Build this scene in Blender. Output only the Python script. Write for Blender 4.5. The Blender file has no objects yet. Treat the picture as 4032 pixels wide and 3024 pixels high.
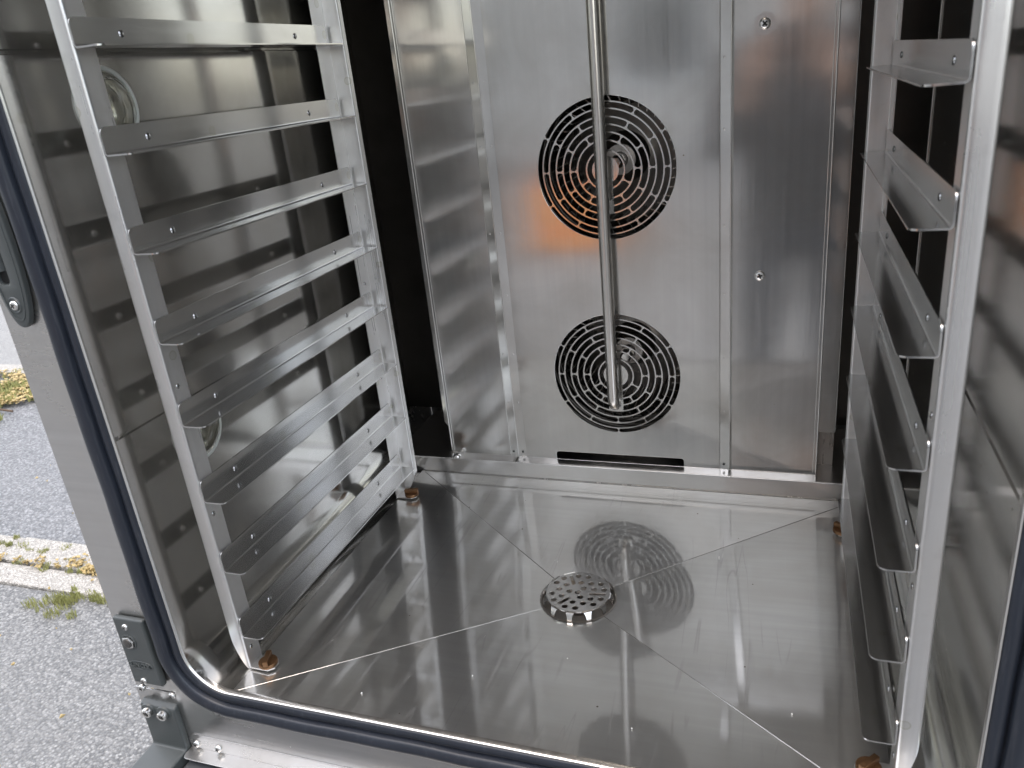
import bpy, bmesh, math, random
from mathutils import Matrix, Vector
random.seed(7)
R = math.radians
PI = math.pi
sc = bpy.context.scene
col = sc.collection

# ------------------------------------------------------------------ camera, sky, sun, exposure
cd = bpy.data.cameras.new("camera")
cam = bpy.data.objects.new("camera", cd)
col.objects.link(cam)
cd.sensor_width = 36.0
cd.lens = 27.2296
cd.clip_start = 0.02
cd.clip_end = 1500
cam.matrix_world = Matrix(((0.94426, -0.03029, 0.327804, 0.516795), (0.313909, 0.382801, -0.868864, -0.506338),
                           (-0.099166, 0.923334, 0.370972, 0.509974), (0, 0, 0, 1)))
sc.camera = cam
cd.dof.use_dof = True
cd.dof.focus_distance = 1.02
cd.dof.aperture_fstop = 13.0

SUN_EL, SUN_AZ = R(78), R(205)          # thin bright overcast: a very wide, soft sun high over the street behind the camera
world = bpy.data.worlds.new("World")
sc.world = world
world.use_nodes = True
wn = world.node_tree
sky = wn.nodes.new("ShaderNodeTexSky")
sky.sky_type = 'NISHITA'
sky.sun_disc = False
sky.sun_elevation = SUN_EL
sky.sun_rotation = SUN_AZ
sky.air_density = 1.0
sky.dust_density = 2.5
sky.ozone_density = 0.2
bg = wn.nodes["Background"]
wn.links.new(sky.outputs[0], bg.inputs[0])
bg.inputs[1].default_value = 0.10
sd = bpy.data.lights.new("sun", 'SUN')
sd.energy = 1.3
sd.angle = R(165)
sd.color = (1.0, 0.955, 0.87)
sun = bpy.data.objects.new("sun", sd)
col.objects.link(sun)
_d = Vector((math.sin(SUN_AZ) * math.cos(SUN_EL), math.cos(SUN_AZ) * math.cos(SUN_EL), math.sin(SUN_EL)))
sun.rotation_euler = _d.to_track_quat('Z', 'Y').to_euler()
sun.location = (-6, 4, 8)
sc.view_settings.view_transform = 'Standard'
sc.view_settings.look = 'None'
sc.view_settings.gamma = 1.0
sc.view_settings.exposure = 1.90
sc.render.engine = 'CYCLES'
cy = sc.cycles
cy.max_bounces = 16
cy.glossy_bounces = 14
cy.diffuse_bounces = 4
cy.transmission_bounces = 8
cy.sample_clamp_indirect = 6.0
cy.use_denoising = True
cy.blur_glossy = 0.3

# ------------------------------------------------------------------ materials
class NT:
    def __init__(self, name):
        self.m = bpy.data.materials.new(name)
        self.m.use_nodes = True
        self.t = self.m.node_tree
        self.b = self.t.nodes["Principled BSDF"]
        self.tc = self.t.nodes.new("ShaderNodeTexCoord")
    def n(self, kind, **kw):
        o = self.t.nodes.new("ShaderNode" + kind)
        for k, v in kw.items():
            if k.startswith("i_"):
                key = k[2:]
                key = int(key) if key.isdigit() else key.replace("_", " ")
                o.inputs[key].default_value = v
            else:
                setattr(o, k, v)
        return o
    def l(self, a, b):
        self.t.links.new(a, b)
    def mapping(self, scale=(1, 1, 1), rot=(0, 0, 0), loc=(0, 0, 0)):
        mp = self.n("Mapping")
        mp.inputs["Scale"].default_value = scale
        mp.inputs["Rotation"].default_value = rot
        mp.inputs["Location"].default_value = loc
        self.l(self.tc.outputs["Object"], mp.inputs[0])
        return mp.outputs[0]
    def noise(self, vec, scale=1.0, detail=3.0, rough=0.5, dist=0.0):
        o = self.n("TexNoise")
        o.inputs["Scale"].default_value = scale
        o.inputs["Detail"].default_value = detail
        o.inputs["Roughness"].default_value = rough
        o.inputs["Distortion"].default_value = dist
        self.l(vec, o.inputs["Vector"])
        return o.outputs["Fac"]
    def ramp(self, fac, pts):
        o = self.n("ValToRGB")
        e = o.color_ramp.elements
        while len(e) < len(pts):
            e.new(0.5)
        for k, (p, c) in enumerate(pts):
            e[k].position = p
            if not isinstance(c, tuple):
                c = (c, c, c)
            e[k].color = (*c, 1)
        self.l(fac, o.inputs[0])
        return o.outputs[0]
    def mix(self, fac, a, b, blend='MIX'):
        o = self.n("Mix", data_type='RGBA', blend_type=blend)
        for val, key in ((fac, 0), (a, 6), (b, 7)):
            if hasattr(val, "links"):
                self.l(val, o.inputs[key])
            elif key == 0:
                o.inputs[0].default_value = val
            else:
                o.inputs[key].default_value = (*val, 1)
        return o.outputs[2]
    def math(self, op, a, b=None, clamp=False):
        o = self.n("Math", operation=op, use_clamp=clamp)
        for k, v in enumerate((a, b)):
            if v is None:
                continue
            if hasattr(v, "links"):
                self.l(v, o.inputs[k])
            else:
                o.inputs[k].default_value = v
        return o.outputs[0]
    def bump(self, h, dist, strength=1.0, prev=None):
        o = self.n("Bump")
        o.inputs["Strength"].default_value = strength
        o.inputs["Distance"].default_value = dist
        self.l(h, o.inputs["Height"])
        if prev is not None:
            self.l(prev, o.inputs["Normal"])
        return o.outputs[0]

def steel(name, base=(0.60, 0.59, 0.57), rough=0.16, grain='z', grain_str=0.35, wave=0.0006, wave_scale=7.0,
          smudge=0.10, aniso=0.4, metal=1.0, haze=0.26, haze_rough=0.30, scratch=0.0, specks=0.0, stains=0.0, grain_scale=900.0, streak=0.05):
    q = NT(name)
    b = q.b
    b.inputs["Metallic"].default_value = metal
    lo = {'x': 6.0, 'y': 6.0, 'z': 6.0}
    s = [grain_scale] * 3
    s["xyz".index(grain)] = 7.0
    g = q.noise(q.mapping(s), 1.0, 2.0, 0.6)
    s2 = [v * 0.16 for v in s]
    s2["xyz".index(grain)] = 1.6
    g2 = q.noise(q.mapping(s2, loc=(3, 5, 1)), 1.0, 3.0, 0.6)
    sm = q.noise(q.mapping((1, 1, 1), loc=(1.3, 0.2, 4.1)), 9.0, 5.0, 0.6, 0.6)
    # colour: brushed streaks and faint smears, all part of the sheet's own finish
    c1 = q.mix(q.ramp(g2, [(0.3, 0.0), (0.7, 1.0)]), tuple(v * (1 - streak) for v in base), tuple(min(1, v * (1 + streak)) for v in base))
    c2 = q.mix(q.ramp(sm, [(0.35, 0.0), (0.75, 1.0)]), c1, tuple(v * (1 - smudge) for v in (base[0], base[1] * 0.985, base[2] * 0.96)))
    colr = c2
    r = q.math('ADD', q.math('MULTIPLY', g2, rough * 0.55), rough * 0.62)
    r = q.math('ADD', r, q.math('MULTIPLY', q.ramp(sm, [(0.45, 0.0), (0.8, 1.0)]), rough * 0.5))
    if specks:
        v = q.n("TexVoronoi", feature='F1')
        v.inputs["Scale"].default_value = 55.0
        q.l(q.tc.outputs["Object"], v.inputs["Vector"])
        sel = q.math('LESS_THAN', v.outputs["Distance"], 0.055)
        hs = q.n("SeparateColor")
        q.l(v.outputs["Color"], hs.inputs[0])
        sel = q.math('MULTIPLY', sel, q.math('LESS_THAN', hs.outputs[0], specks))
        colr = q.mix(sel, colr, (0.10, 0.08, 0.06))
        r = q.math('ADD', r, q.math('MULTIPLY', sel, 0.3))
    if stains:
        v = q.n("TexVoronoi", feature='F1')
        v.inputs["Scale"].default_value = 62.0
        v.inputs["Randomness"].default_value = 1.0
        q.l(q.tc.outputs["Object"], v.inputs["Vector"])
        ring = q.ramp(v.outputs["Distance"], [(0.0, 0.3), (0.20, 0.35), (0.25, 1.0), (0.30, 0.0), (1.0, 0.0)])
        hs = q.n("SeparateColor")
        q.l(v.outputs["Color"], hs.inputs[0])
        ring = q.math('MULTIPLY', ring, q.math('LESS_THAN', hs.outputs[0], stains))
        colr = q.mix(q.math('MULTIPLY', ring, 0.35), colr, (0.25, 0.24, 0.07))
        bl = q.noise(q.mapping((1, 1, 1)), 42.0, 3.0, 0.55)
        colr = q.mix(q.math('MULTIPLY', q.ramp(bl, [(0.6, 0.0), (0.68, 1.0)]), 0.07), colr, (0.2, 0.19, 0.18))
    nrm = q.bump(q.noise(q.mapping((1, 1, 1), loc=(2.2, 7.1, 0.4)), wave_scale, 2.0, 0.4), wave * 10, 0.1)
    nrm = q.bump(g, 0.00012, grain_str, nrm)
    if scratch:
        for k, (ang, sc_) in enumerate((((0.1, 0.3, 0.5), 26.0), ((0.7, 0.1, 1.3), 19.0), ((0.2, 0.9, 2.4), 31.0), ((0.4, 0.2, 2.0), 15.0))):
            mv = q.mapping((sc_, sc_ * 0.06, sc_), rot=ang, loc=(k * 1.7, k, 0))
            dv = q.noise(mv, 1.0, 2.0, 0.5, 0.7)
            line = q.ramp(q.math('ABSOLUTE', q.math('SUBTRACT', dv, 0.5)), [(0.0, 1.0), (0.0035, 0.6), (0.006, 0.0), (1.0, 0.0)])
            gate = q.ramp(q.noise(q.mapping((1, 1, 1), loc=(k * 3.1, 2, k)), 11.0, 2.0), [(0.52, 0.0), (0.62, 1.0)])
            line = q.math('MULTIPLY', line, gate)
            r = q.math('ADD', r, q.math('MULTIPLY', line, 0.12 * scratch))
            colr = q.mix(q.math('MULTIPLY', line, 0.22 * scratch), colr, (0.30, 0.29, 0.28) if k % 2 else (0.85, 0.85, 0.84))
    q.l(colr, b.inputs["Base Color"])
    q.l(r, b.inputs["Roughness"])
    q.l(nrm, b.inputs["Normal"])
    if aniso:
        b.inputs["Anisotropic"].default_value = aniso
        cv = q.n("CombineXYZ")
        t = {'z': (1, 0.02, 0), 'x': (0, 1, 0.05), 'y': (0.02, 0, 1)}[grain]
        for k in range(3):
            cv.inputs[k].default_value = t[k]
        q.l(cv.outputs[0], b.inputs["Tangent"])
    if haze:                      # brushed finish: a crisp core plus a wide soft lobe
        b2 = q.n("BsdfPrincipled")
        b2.inputs["Metallic"].default_value = metal
        q.l(colr, b2.inputs["Base Color"])
        q.l(q.math('ADD', r, haze_rough - rough * 0.5), b2.inputs["Roughness"])
        q.l(nrm, b2.inputs["Normal"])
        mx = q.n("MixShader")
        mx.inputs[0].default_value = haze
        q.l(b.outputs[0], mx.inputs[1])
        q.l(b2.outputs[0], mx.inputs[2])
        out = [n_ for n_ in q.t.nodes if n_.type == 'OUTPUT_MATERIAL'][0]
        q.l(mx.outputs[0], out.inputs[0])
    return q.m

def simple(name, base, rough, metallic=0.0, noise_amt=0.15, noise_scale=40.0, bump=0.0, bump_scale=300.0, coat=0.0):
    q = NT(name)
    b = q.b
    n1 = q.noise(q.mapping(), noise_scale, 5.0, 0.6)
    c = q.mix(n1, tuple(v * (1 - noise_amt) for v in base), tuple(min(1, v * (1 + noise_amt)) for v in base))
    q.l(c, b.inputs["Base Color"])
    q.l(q.math('ADD', q.math('MULTIPLY', n1, 0.16), rough - 0.08), b.inputs["Roughness"])
    b.inputs["Metallic"].default_value = metallic
    if bump:
        q.l(q.bump(q.noise(q.mapping(), bump_scale, 2.0), bump, 0.6), b.inputs["Normal"])
    if coat:
        b.inputs["Coat Weight"].default_value = coat
    return q.m

M_BACK = steel("brushed_baffle_steel", (0.615, 0.607, 0.587), 0.11, 'z', 0.20, 0.00045, 6.0, 0.20, 0.35, specks=0.05)
M_WALL = steel("tea_stained_wall_steel", (0.55, 0.542, 0.522), 0.10, 'x', 0.10, 0.0004, 5.0, 0.12, 0.0, specks=0.06, haze=0.22)
M_FLOOR = steel("scuffed_floor_steel", (0.77, 0.762, 0.74), 0.062, 'x', 0.07, 0.00014, 6.0, 0.10, 0.15, scratch=1.2, specks=0.18, metal=0.96, haze=0.48, haze_rough=0.26)
M_SILL = steel("sill_steel", (0.72, 0.71, 0.69), 0.15, 'x', 0.2, 0.0012, 12.0, 0.12, 0.2)
M_FACE = steel("satin_face_steel", (0.60, 0.592, 0.578), 0.24, 'x', 0.45, 0.0002, 6.0, 0.06, 0.4)
M_RACK = steel("rack_steel", (0.60, 0.597, 0.588), 0.16, 'y', 0.15, 0.00012, 12.0, 0.05, 0.2, stains=0.06, metal=1.0, haze=0.16)
M_POST = steel("rack_post_steel", (0.74, 0.735, 0.725), 0.33, 'z', 0.30, 0.0005, 16.0, 0.12, 0.2, stains=0.06, metal=0.94)
M_BRIGHT = steel("bright_screw_steel", (0.78, 0.77, 0.75), 0.14, 'z', 0.05, 0.0, 6.0, 0.05, 0.0)
M_PIPE = steel("satin_tube_steel", (0.62, 0.60, 0.57), 0.20, 'z', 0.2, 0.0, 6.0, 0.08, 0.0)
M_DARKST = simple("heat_and_shade_dark_steel", (0.10, 0.092, 0.082), 0.40, 1.0, 0.25, 22.0)  # heat tint, plus the fan chamber's shade put into the colour
M_RIVET = steel('rivet_steel', (0.42, 0.42, 0.42), 0.16, 'z', 0.0, 0.0, 6.0, 0.0, 0.0, haze=0.0)
M_FAN = steel("fan_steel", (0.42, 0.39, 0.36), 0.30, 'z', 0.2, 0.0006, 12.0, 0.15, 0.0)
M_STRAIN = steel("strainer_steel", (0.66, 0.65, 0.63), 0.20, 'x', 0.1, 0.0004, 25.0, 0.06, 0.0)
M_BLACK = simple("recess_shade_black", (0.012, 0.012, 0.012), 0.6)  # black colour put in for the shade inside recesses and holes
M_PLASTIC = simple("slate_green_plastic", (0.060, 0.067, 0.066), 0.40, 0, 0.08, 60.0, 0.00015, 900.0)
M_TRAY = simple("dark_grey_tray_plastic", (0.075, 0.080, 0.085), 0.38, 0, 0.1, 30.0)
M_BRONZE = simple("brown_bronze", (0.19, 0.105, 0.052), 0.42, 0.85, 0.3, 160.0, 0.0003, 500.0)
M_DISC = simple("dark_button_steel", (0.10, 0.095, 0.09), 0.35, 0.6)

def rubber():
    q = NT("navy_seal_rubber")
    b = q.b
    ch = q.noise(q.mapping((90, 90, 6)), 3.0, 5.0, 0.7)
    n1 = q.noise(q.mapping(), 14.0, 4.0)
    c = q.mix(n1, (0.011, 0.0135, 0.020), (0.021, 0.026, 0.037))
    c = q.mix(q.math('MULTIPLY', q.ramp(ch, [(0.56, 0.0), (0.70, 1.0)]), 0.07), c, (0.30, 0.31, 0.33))
    q.l(c, b.inputs["Base Color"])
    b.inputs["Roughness"].default_value = 0.36
    q.l(q.bump(n1, 0.004, 0.15), b.inputs["Normal"])
    return q.m
M_RUBBER = rubber()

def glass(name, tint, rough=0.02):
    q = NT(name)
    q.b.inputs["Base Color"].default_value = (*tint, 1)
    q.b.inputs["Roughness"].default_value = rough
    q.b.inputs["Transmission Weight"].default_value = 1.0
    q.b.inputs["IOR"].default_value = 1.47
    w = q.noise(q.mapping(), 60.0, 2.0)
    q.l(q.bump(w, 0.0012, 0.35), q.b.inputs["Normal"])
    return q.m
M_FROST = simple('frosted_glass_rim', (0.52, 0.54, 0.50), 0.28)
M_BRASS = steel('yellowed_reflector', (0.80, 0.74, 0.52), 0.10, 'z', 0.0, 0.002, 40.0, 0.2, 0.0, haze=0.0)
M_GLASS = glass("borosilicate_glass", (0.98, 0.985, 0.93))

def asphalt(name, dark, light, scale, crack=True):
    q = NT(name)
    b = q.b
    v = q.n("TexVoronoi", feature='F1')
    v.inputs["Scale"].default_value = scale
    q.l(q.tc.outputs["Object"], v.inputs["Vector"])
    hs = q.n("SeparateColor")
    q.l(v.outputs["Color"], hs.inputs[0])
    st = q.ramp(hs.outputs[0], [(0.0, dark), (0.45, tuple((a + c) / 2 for a, c in zip(dark, light))), (0.8, light), (1.0, tuple(min(1, c * 1.35) for c in light))])
    edge = q.ramp(v.outputs["Distance"], [(0.3, 1.0), (0.8, 0.55)])
    c = q.mix(1.0, st, edge, 'MULTIPLY')
    big = q.noise(q.mapping(), 1.6, 5.0, 0.6)
    c = q.mix(q.ramp(big, [(0.3, 0.0), (0.7, 0.35)]), c, tuple(v_ * 0.8 for v_ in light))
    q.l(c, b.inputs["Base Color"])
    b.inputs["Roughness"].default_value = 0.85
    q.l(q.bump(v.outputs["Distance"], -0.006, 0.8), b.inputs["Normal"])
    return q.m
M_ASPH = asphalt("worn_asphalt", (0.125, 0.127, 0.128), (0.27, 0.268, 0.26), 150.0)
M_ASPH2 = asphalt("darker_asphalt", (0.12, 0.125, 0.13), (0.27, 0.272, 0.275), 130.0)
M_KERB = asphalt("granite_kerb", (0.30, 0.28, 0.25), (0.56, 0.53, 0.48), 210.0)
M_PAVER = asphalt("pale_paver", (0.25, 0.245, 0.235), (0.40, 0.395, 0.38), 240.0)
M_GRASS = simple("grass_green", (0.34, 0.34, 0.13), 0.6, 0, 0.45, 45.0)
M_LEAF = simple("dry_leaf", (0.50, 0.39, 0.19), 0.7, 0, 0.5, 45.0)
M_TWIG = simple("twig_bark", (0.10, 0.06, 0.035), 0.8, 0, 0.3, 50.0)

# ------------------------------------------------------------------ helpers
def link(name, me, parent=None, mat=None):
    o = bpy.data.objects.new(name, me)
    col.objects.link(o)
    if mat is not None:
        me.materials.clear()
        me.materials.append(mat)
    if parent is not None:
        o.parent = parent
        o.matrix_parent_inverse = parent_world(parent).inverted()
    return o

def parent_world(p):
    m = p.matrix_basis.copy()
    if p.parent is not None:
        m = parent_world(p.parent) @ p.matrix_parent_inverse @ m
    return m

def weighted(o):
    m = o.modifiers.new("weighted_normals", 'WEIGHTED_NORMAL')
    m.keep_sharp = True
    m.weight = 100
    return o

def finish(me, angle=35):
    me.polygons.foreach_set("use_smooth", [True] * len(me.polygons))
    me.set_sharp_from_angle(angle=R(angle))
    me.update()

def mesh(name, verts, faces, mat, parent=None, angle=35, wn=False):
    me = bpy.data.meshes.new(name)
    me.from_pydata([tuple(v) for v in verts], [], faces)
    bm = bmesh.new()
    bm.from_mesh(me)
    bmesh.ops.recalc_face_normals(bm, faces=bm.faces)
    bm.to_mesh(me)
    bm.free()
    finish(me, angle)
    o = link(name, me, parent, mat)
    return weighted(o) if wn else o

def bm_obj(name, bm, mat, parent=None, angle=35):
    bmesh.ops.recalc_face_normals(bm, faces=bm.faces)
    me = bpy.data.meshes.new(name)
    bm.to_mesh(me)
    bm.free()
    finish(me, angle)
    return weighted(link(name, me, parent, mat))

def add_box(bm, x0, x1, y0, y1, z0, z1, bevel=0.0, seg=2):
    r = bmesh.ops.create_cube(bm, size=1.0)
    vs = r['verts']
    for v in vs:
        v.co = Vector(((x0 + x1) / 2 + v.co.x * (x1 - x0), (y0 + y1) / 2 + v.co.y * (y1 - y0), (z0 + z1) / 2 + v.co.z * (z1 - z0)))
    if bevel:
        es = list({e for v in vs for e in v.link_edges})
        bmesh.ops.bevel(bm, geom=es, offset=bevel, segments=seg, affect='EDGES', profile=0.5)
    return bm

def box(name, x0, x1, y0, y1, z0, z1, mat, parent=None, bevel=0.0, seg=2):
    return bm_obj(name, add_box(bmesh.new(), x0, x1, y0, y1, z0, z1, bevel, seg), mat, parent)

def plate(name, loops, thick, frame, mat, parent=None, bevel=0.0003, angle=12):
    """Flat sheet with holes. loops: closed 2-D outlines, first the outer one. frame: 4x4 placing local x,y,z."""
    cu = bpy.data.curves.new(name, 'CURVE')
    cu.dimensions = '2D'
    cu.fill_mode = 'BOTH'
    cu.extrude = max(thick / 2 - bevel, 1e-5)
    cu.bevel_depth = bevel
    cu.bevel_resolution = 1
    cu.offset = -bevel
    for lp in loops:
        s = cu.splines.new('POLY')
        s.points.add(len(lp) - 1)
        for p, (x, y) in zip(s.points, lp):
            p.co = (x, y, 0, 1)
        s.use_cyclic_u = True
    ob = bpy.data.objects.new(name, cu)
    col.objects.link(ob)
    dg = bpy.context.evaluated_depsgraph_get()
    dg.update()
    me = bpy.data.meshes.new_from_object(ob.evaluated_get(dg))
    bpy.data.objects.remove(ob)
    bpy.data.curves.remove(cu)
    me.name = name
    me.transform(frame)
    bm = bmesh.new()
    bm.from_mesh(me)
    bmesh.ops.remove_doubles(bm, verts=bm.verts, dist=1e-6)
    bm.to_mesh(me)
    bm.free()
    finish(me, angle)
    return link(name, me, parent, mat)

def frame_xz(y):        # local x->X, local y->Z, local z->-Y (front faces the camera)
    return Matrix(((1, 0, 0, 0), (0, 0, -1, y), (0, 1, 0, 0), (0, 0, 0, 1)))

def frame_xy(z):
    return Matrix.Translation((0, 0, z))

def arc(cx, cy_, r, a0, a1, n=8):
    return [(cx + r * math.cos(R(a0 + (a1 - a0) * k / n)), cy_ + r * math.sin(R(a0 + (a1 - a0) * k / n))) for k in range(n + 1)]

def circle(cx, cy_, r, n=40):
    return [(cx + r * math.cos(2 * PI * k / n), cy_ + r * math.sin(2 * PI * k / n)) for k in range(n)]

def rrect(x0, x1, y0, y1, r, n=6):
    if not isinstance(r, (list, tuple)):
        r = [r] * 4          # bl, br, tr, tl
    p = []
    p += arc(x0 + r[0], y0 + r[0], r[0], 180, 270, n) if r[0] else [(x0, y0)]
    p += arc(x1 - r[1], y0 + r[1], r[1], 270, 360, n) if r[1] else [(x1, y0)]
    p += arc(x1 - r[2], y1 - r[2], r[2], 0, 90, n) if r[2] else [(x1, y1)]
    p += arc(x0 + r[3], y1 - r[3], r[3], 90, 180, n) if r[3] else [(x0, y1)]
    return p

def strip_profile(pts, t):
    """closed outline of a folded sheet of thickness t along an open polyline."""
    n = len(pts)
    out, inn = [], []
    for k, p in enumerate(pts):
        a = Vector(pts[max(k - 1, 0)])
        b = Vector(pts[min(k + 1, n - 1)])
        d = (b - a).normalized()
        nn = Vector((-d.y, d.x))
        q = Vector(p)
        out.append(q + nn * t / 2)
        inn.append(q - nn * t / 2)
    return out + inn[::-1]

def fold(pts, r, n=4):
    """round the inner corners of a polyline with radius r."""
    res = [pts[0]]
    for k in range(1, len(pts) - 1):
        a, b, c = Vector(pts[k - 1]), Vector(pts[k]), Vector(pts[k + 1])
        u, v = (a - b).normalized(), (c - b).normalized()
        ang = u.angle(v)
        d = r / math.tan(ang / 2)
        p0, p1 = b + u * d, b + v * d
        ctr = b + (u + v).normalized() * (r / math.sin(ang / 2))
        a0 = math.atan2(*(p0 - ctr).yx)
        a1 = math.atan2(*(p1 - ctr).yx)
        da = (a1 - a0 + PI) % (2 * PI) - PI
        for i in range(n + 1):
            t = a0 + da * i / n
            res.append((ctr.x + r * math.cos(t), ctr.y + r * math.sin(t)))
    res.append(pts[-1])
    return res

def prism(name, outline, place, a0, a1, mat, parent=None, nseg=1, angle=35, deform=None):
    """extrude a closed 2-D outline; place(u, v, a) -> xyz."""
    n = len(outline)
    vs, fs = [], []
    for k in range(nseg + 1):
        a = a0 + (a1 - a0) * k / nseg
        for (u, v) in outline:
            p = place(u, v, a)
            vs.append(deform(p, k, nseg) if deform else p)
    for k in range(nseg):
        for i in range(n):
            j = (i + 1) % n
            fs.append((k * n + i, k * n + j, (k + 1) * n + j, (k + 1) * n + i))
    fs.append(tuple(range(n))[::-1])
    fs.append(tuple(range(nseg * n, nseg * n + n)))
    return mesh(name, vs, fs, mat, parent, angle, True)

def lathe(name, prof, frame, mat, parent=None, n=28, angle=35):
    """prof: (r, h) list, axis = local z of frame."""
    vs, fs = [], []
    rings = []
    for (r, h) in prof:
        if r < 1e-7:
            rings.append([len(vs)])
            vs.append(frame @ Vector((0, 0, h)))
        else:
            ids = []
            for k in range(n):
                ids.append(len(vs))
                vs.append(frame @ Vector((r * math.cos(2 * PI * k / n), r * math.sin(2 * PI * k / n), h)))
            rings.append(ids)
    for a, b in zip(rings, rings[1:]):
        for k in range(n):
            j = (k + 1) % n
            if len(a) == 1 and len(b) == 1:
                continue
            if len(a) == 1:
                fs.append((a[0], b[k], b[j]))
            elif len(b) == 1:
                fs.append((a[k], b[0], a[j]))
            else:
                fs.append((a[k], b[k], b[j], a[j]))
    return mesh(name, vs, fs, mat, parent, angle)

def tube(name, path, r, mat, parent=None, n=16, cap=True, angle=50):
    path = [Vector(p) for p in path]
    vs, fs = [], []
    up = Vector((0.013, 0.031, 1)).normalized()
    prev = None
    for k, p in enumerate(path):
        d = (path[min(k + 1, len(path) - 1)] - path[max(k - 1, 0)]).normalized()
        ref = prev if prev is not None else (up if abs(d.dot(up)) < 0.9 else Vector((1, 0, 0)))
        s = (ref - d * ref.dot(d)).normalized()
        prev = s
        t = d.cross(s)
        for i in range(n):
            a = 2 * PI * i / n
            vs.append(p + s * r * math.cos(a) + t * r * math.sin(a))
    for k in range(len(path) - 1):
        for i in range(n):
            j = (i + 1) % n
            fs.append((k * n + i, k * n + j, (k + 1) * n + j, (k + 1) * n + i))
    if cap:
        fs.append(tuple(range(n))[::-1])
        fs.append(tuple(range(len(vs) - n, len(vs))))
    return mesh(name, vs, fs, mat, parent, angle)

def look_frame(origin, axis, roll=0.0):
    z = Vector(axis).normalized()
    q = z.to_track_quat('Z', 'Y')
    return Matrix.Translation(origin) @ q.to_matrix().to_4x4() @ Matrix.Rotation(roll, 4, 'Z')

def empty(name, loc):
    o = bpy.data.objects.new(name, None)
    o.empty_display_size = 0.1
    o.location = loc
    col.objects.link(o)
    return o

def tag(o, label=None, cat=None, group=None, kind=None):
    if label: o["label"] = label
    if cat: o["category"] = cat
    if group: o["group"] = group
    if kind: o["kind"] = kind
    return o

def dome(name, at, axis, r, h, mat, parent, n=16):
    return lathe(name, [(r, 0), (r * 0.98, h * 0.25), (r * 0.8, h * 0.68), (r * 0.45, h * 0.94), (0, h)], look_frame(at, axis), mat, parent, n, 60)

def screw(at, axis, r, parent, roll=0.3, washer=0.0):
    """pan-head screw with a cross recess."""
    f = look_frame(at, axis, roll)
    h = r * 0.62
    s = lathe("screw", [(r, -0.0006), (r, h * 0.25), (r * 0.86, h * 0.7), (r * 0.55, h * 0.95), (0, h)], f, M_BRIGHT, parent, 24, 60)
    bm = bmesh.new()
    for a in (0, 1):
        w, l = r * 0.15, r * 0.52
        add_box(bm, *((-w, w, -l, l) if a else (-l, l, -w, w)), h * 0.74 + 0.00004 * a, h * 1.03 + 0.00004 * a)
    bm.transform(f)
    bm_obj("cross_recess", bm, M_BLACK, s)  # raised black cross, coloured as the recess's shade
    if washer:
        lathe("washer", [(r * 0.5, 0.0004), (washer, 0.0004), (washer, -0.0006)], f, M_FACE, s, 28)
    return s

# ------------------------------------------------------------------ the setting: pavement, kerb, sky is the world
GZ = -0.85
def ground_patch(name, x0, x1, y0, y1, z, mat, kind="structure"):
    o = mesh(name, [(x0, y0, z), (x1, y0, z), (x1, y1, z), (x0, y1, z)], [(0, 1, 2, 3)], mat)
    tag(o, kind=kind)
    return o
ground_patch("pavement", -400, 400, -400, 0.900, GZ, M_ASPH)
ground_patch("road", -400, 400, 0.899, 2.72, GZ - 0.012, M_ASPH2)
ground_patch("far_pavement", -400, 400, 2.70, 600, GZ + 0.004, M_PAVER)

kerb = empty("kerb", (-2.0, 1.0, GZ))
tag(kerb, kind="structure")
x = -7.0
k = 0
while x < 7.0:                                             # two staggered rows of long granite kerb stones
    L1 = random.uniform(0.75, 1.05)
    box("kerb_stone", x + 0.004, x + L1 - 0.004, 1.004, 1.134, GZ - 0.1, GZ + 0.010 + random.uniform(-.003, .003), M_KERB, kerb, 0.006)
    x += L1
x = -7.4
while x < 7.0:
    L1 = random.uniform(0.75, 1.05)
    box("kerb_stone", x + 0.004, x + L1 - 0.004, 0.904, 0.995, GZ - 0.1, GZ + 0.006 + random.uniform(-.003, .003), M_KERB, kerb, 0.006)
    x += L1
x = -14.0
while x < 7.0:
    L1 = random.uniform(0.8, 1.1)
    box("kerb_stone", x + 0.004, x + L1 - 0.004, 2.565, 2.695, GZ - 0.1, GZ + 0.02, M_KERB, kerb, 0.008)
    x += L1

def scatter(name, spots, mat, n, size, upright, label_kind="stuff"):
    vs, fs = [], []
    for _ in range(n):
        cx, cyy, rx, ry = random.choice(spots)
        a = random.uniform(0, 2 * PI)
        q = math.sqrt(random.random())
        px, py = cx + rx * q * math.cos(a), cyy + ry * q * math.sin(a)
        z = GZ + 0.010
        s = size * random.uniform(0.5, 1.3)
        t = random.uniform(0, 2 * PI)
        dx, dy = math.cos(t), math.sin(t)
        b = len(vs)
        if upright:
            w = s * 0.13
            lx, ly = random.uniform(-.6, .6) * s, random.uniform(-.6, .6) * s
            vs += [(px - dy * w, py + dx * w, z - 0.012), (px + dy * w, py - dx * w, z - 0.012), (px + dy * w * .7 + lx * .5, py - dx * w * .7 + ly * .5, z + s * .55), (px + lx, py + ly, z + s * .85), (px - dy * w * .7 + lx * .5, py + dx * w * .7 + ly * .5, z + s * .55)]
            fs.append((b, b + 1, b + 2, b + 3, b + 4))
        else:
            w = s * 0.32
            h = random.uniform(0.0, 0.012)
            vs += [(px - dx * s / 2, py - dy * s / 2, z + h), (px - dy * w, py + dx * w, z + h + random.uniform(0, .008)), (px + dx * s / 2, py + dy * s / 2, z + h + random.uniform(0, .006)), (px + dy * w, py - dx * w, z + h + random.uniform(0, .008)), (px, py, z + h - .003)]
            fs += [(b, b + 1, b + 4), (b + 1, b + 2, b + 4), (b + 2, b + 3, b + 4), (b + 3, b, b + 4)]
    o = mesh(name, vs, fs, mat)
    tag(o, kind=label_kind)
    return o
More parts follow.
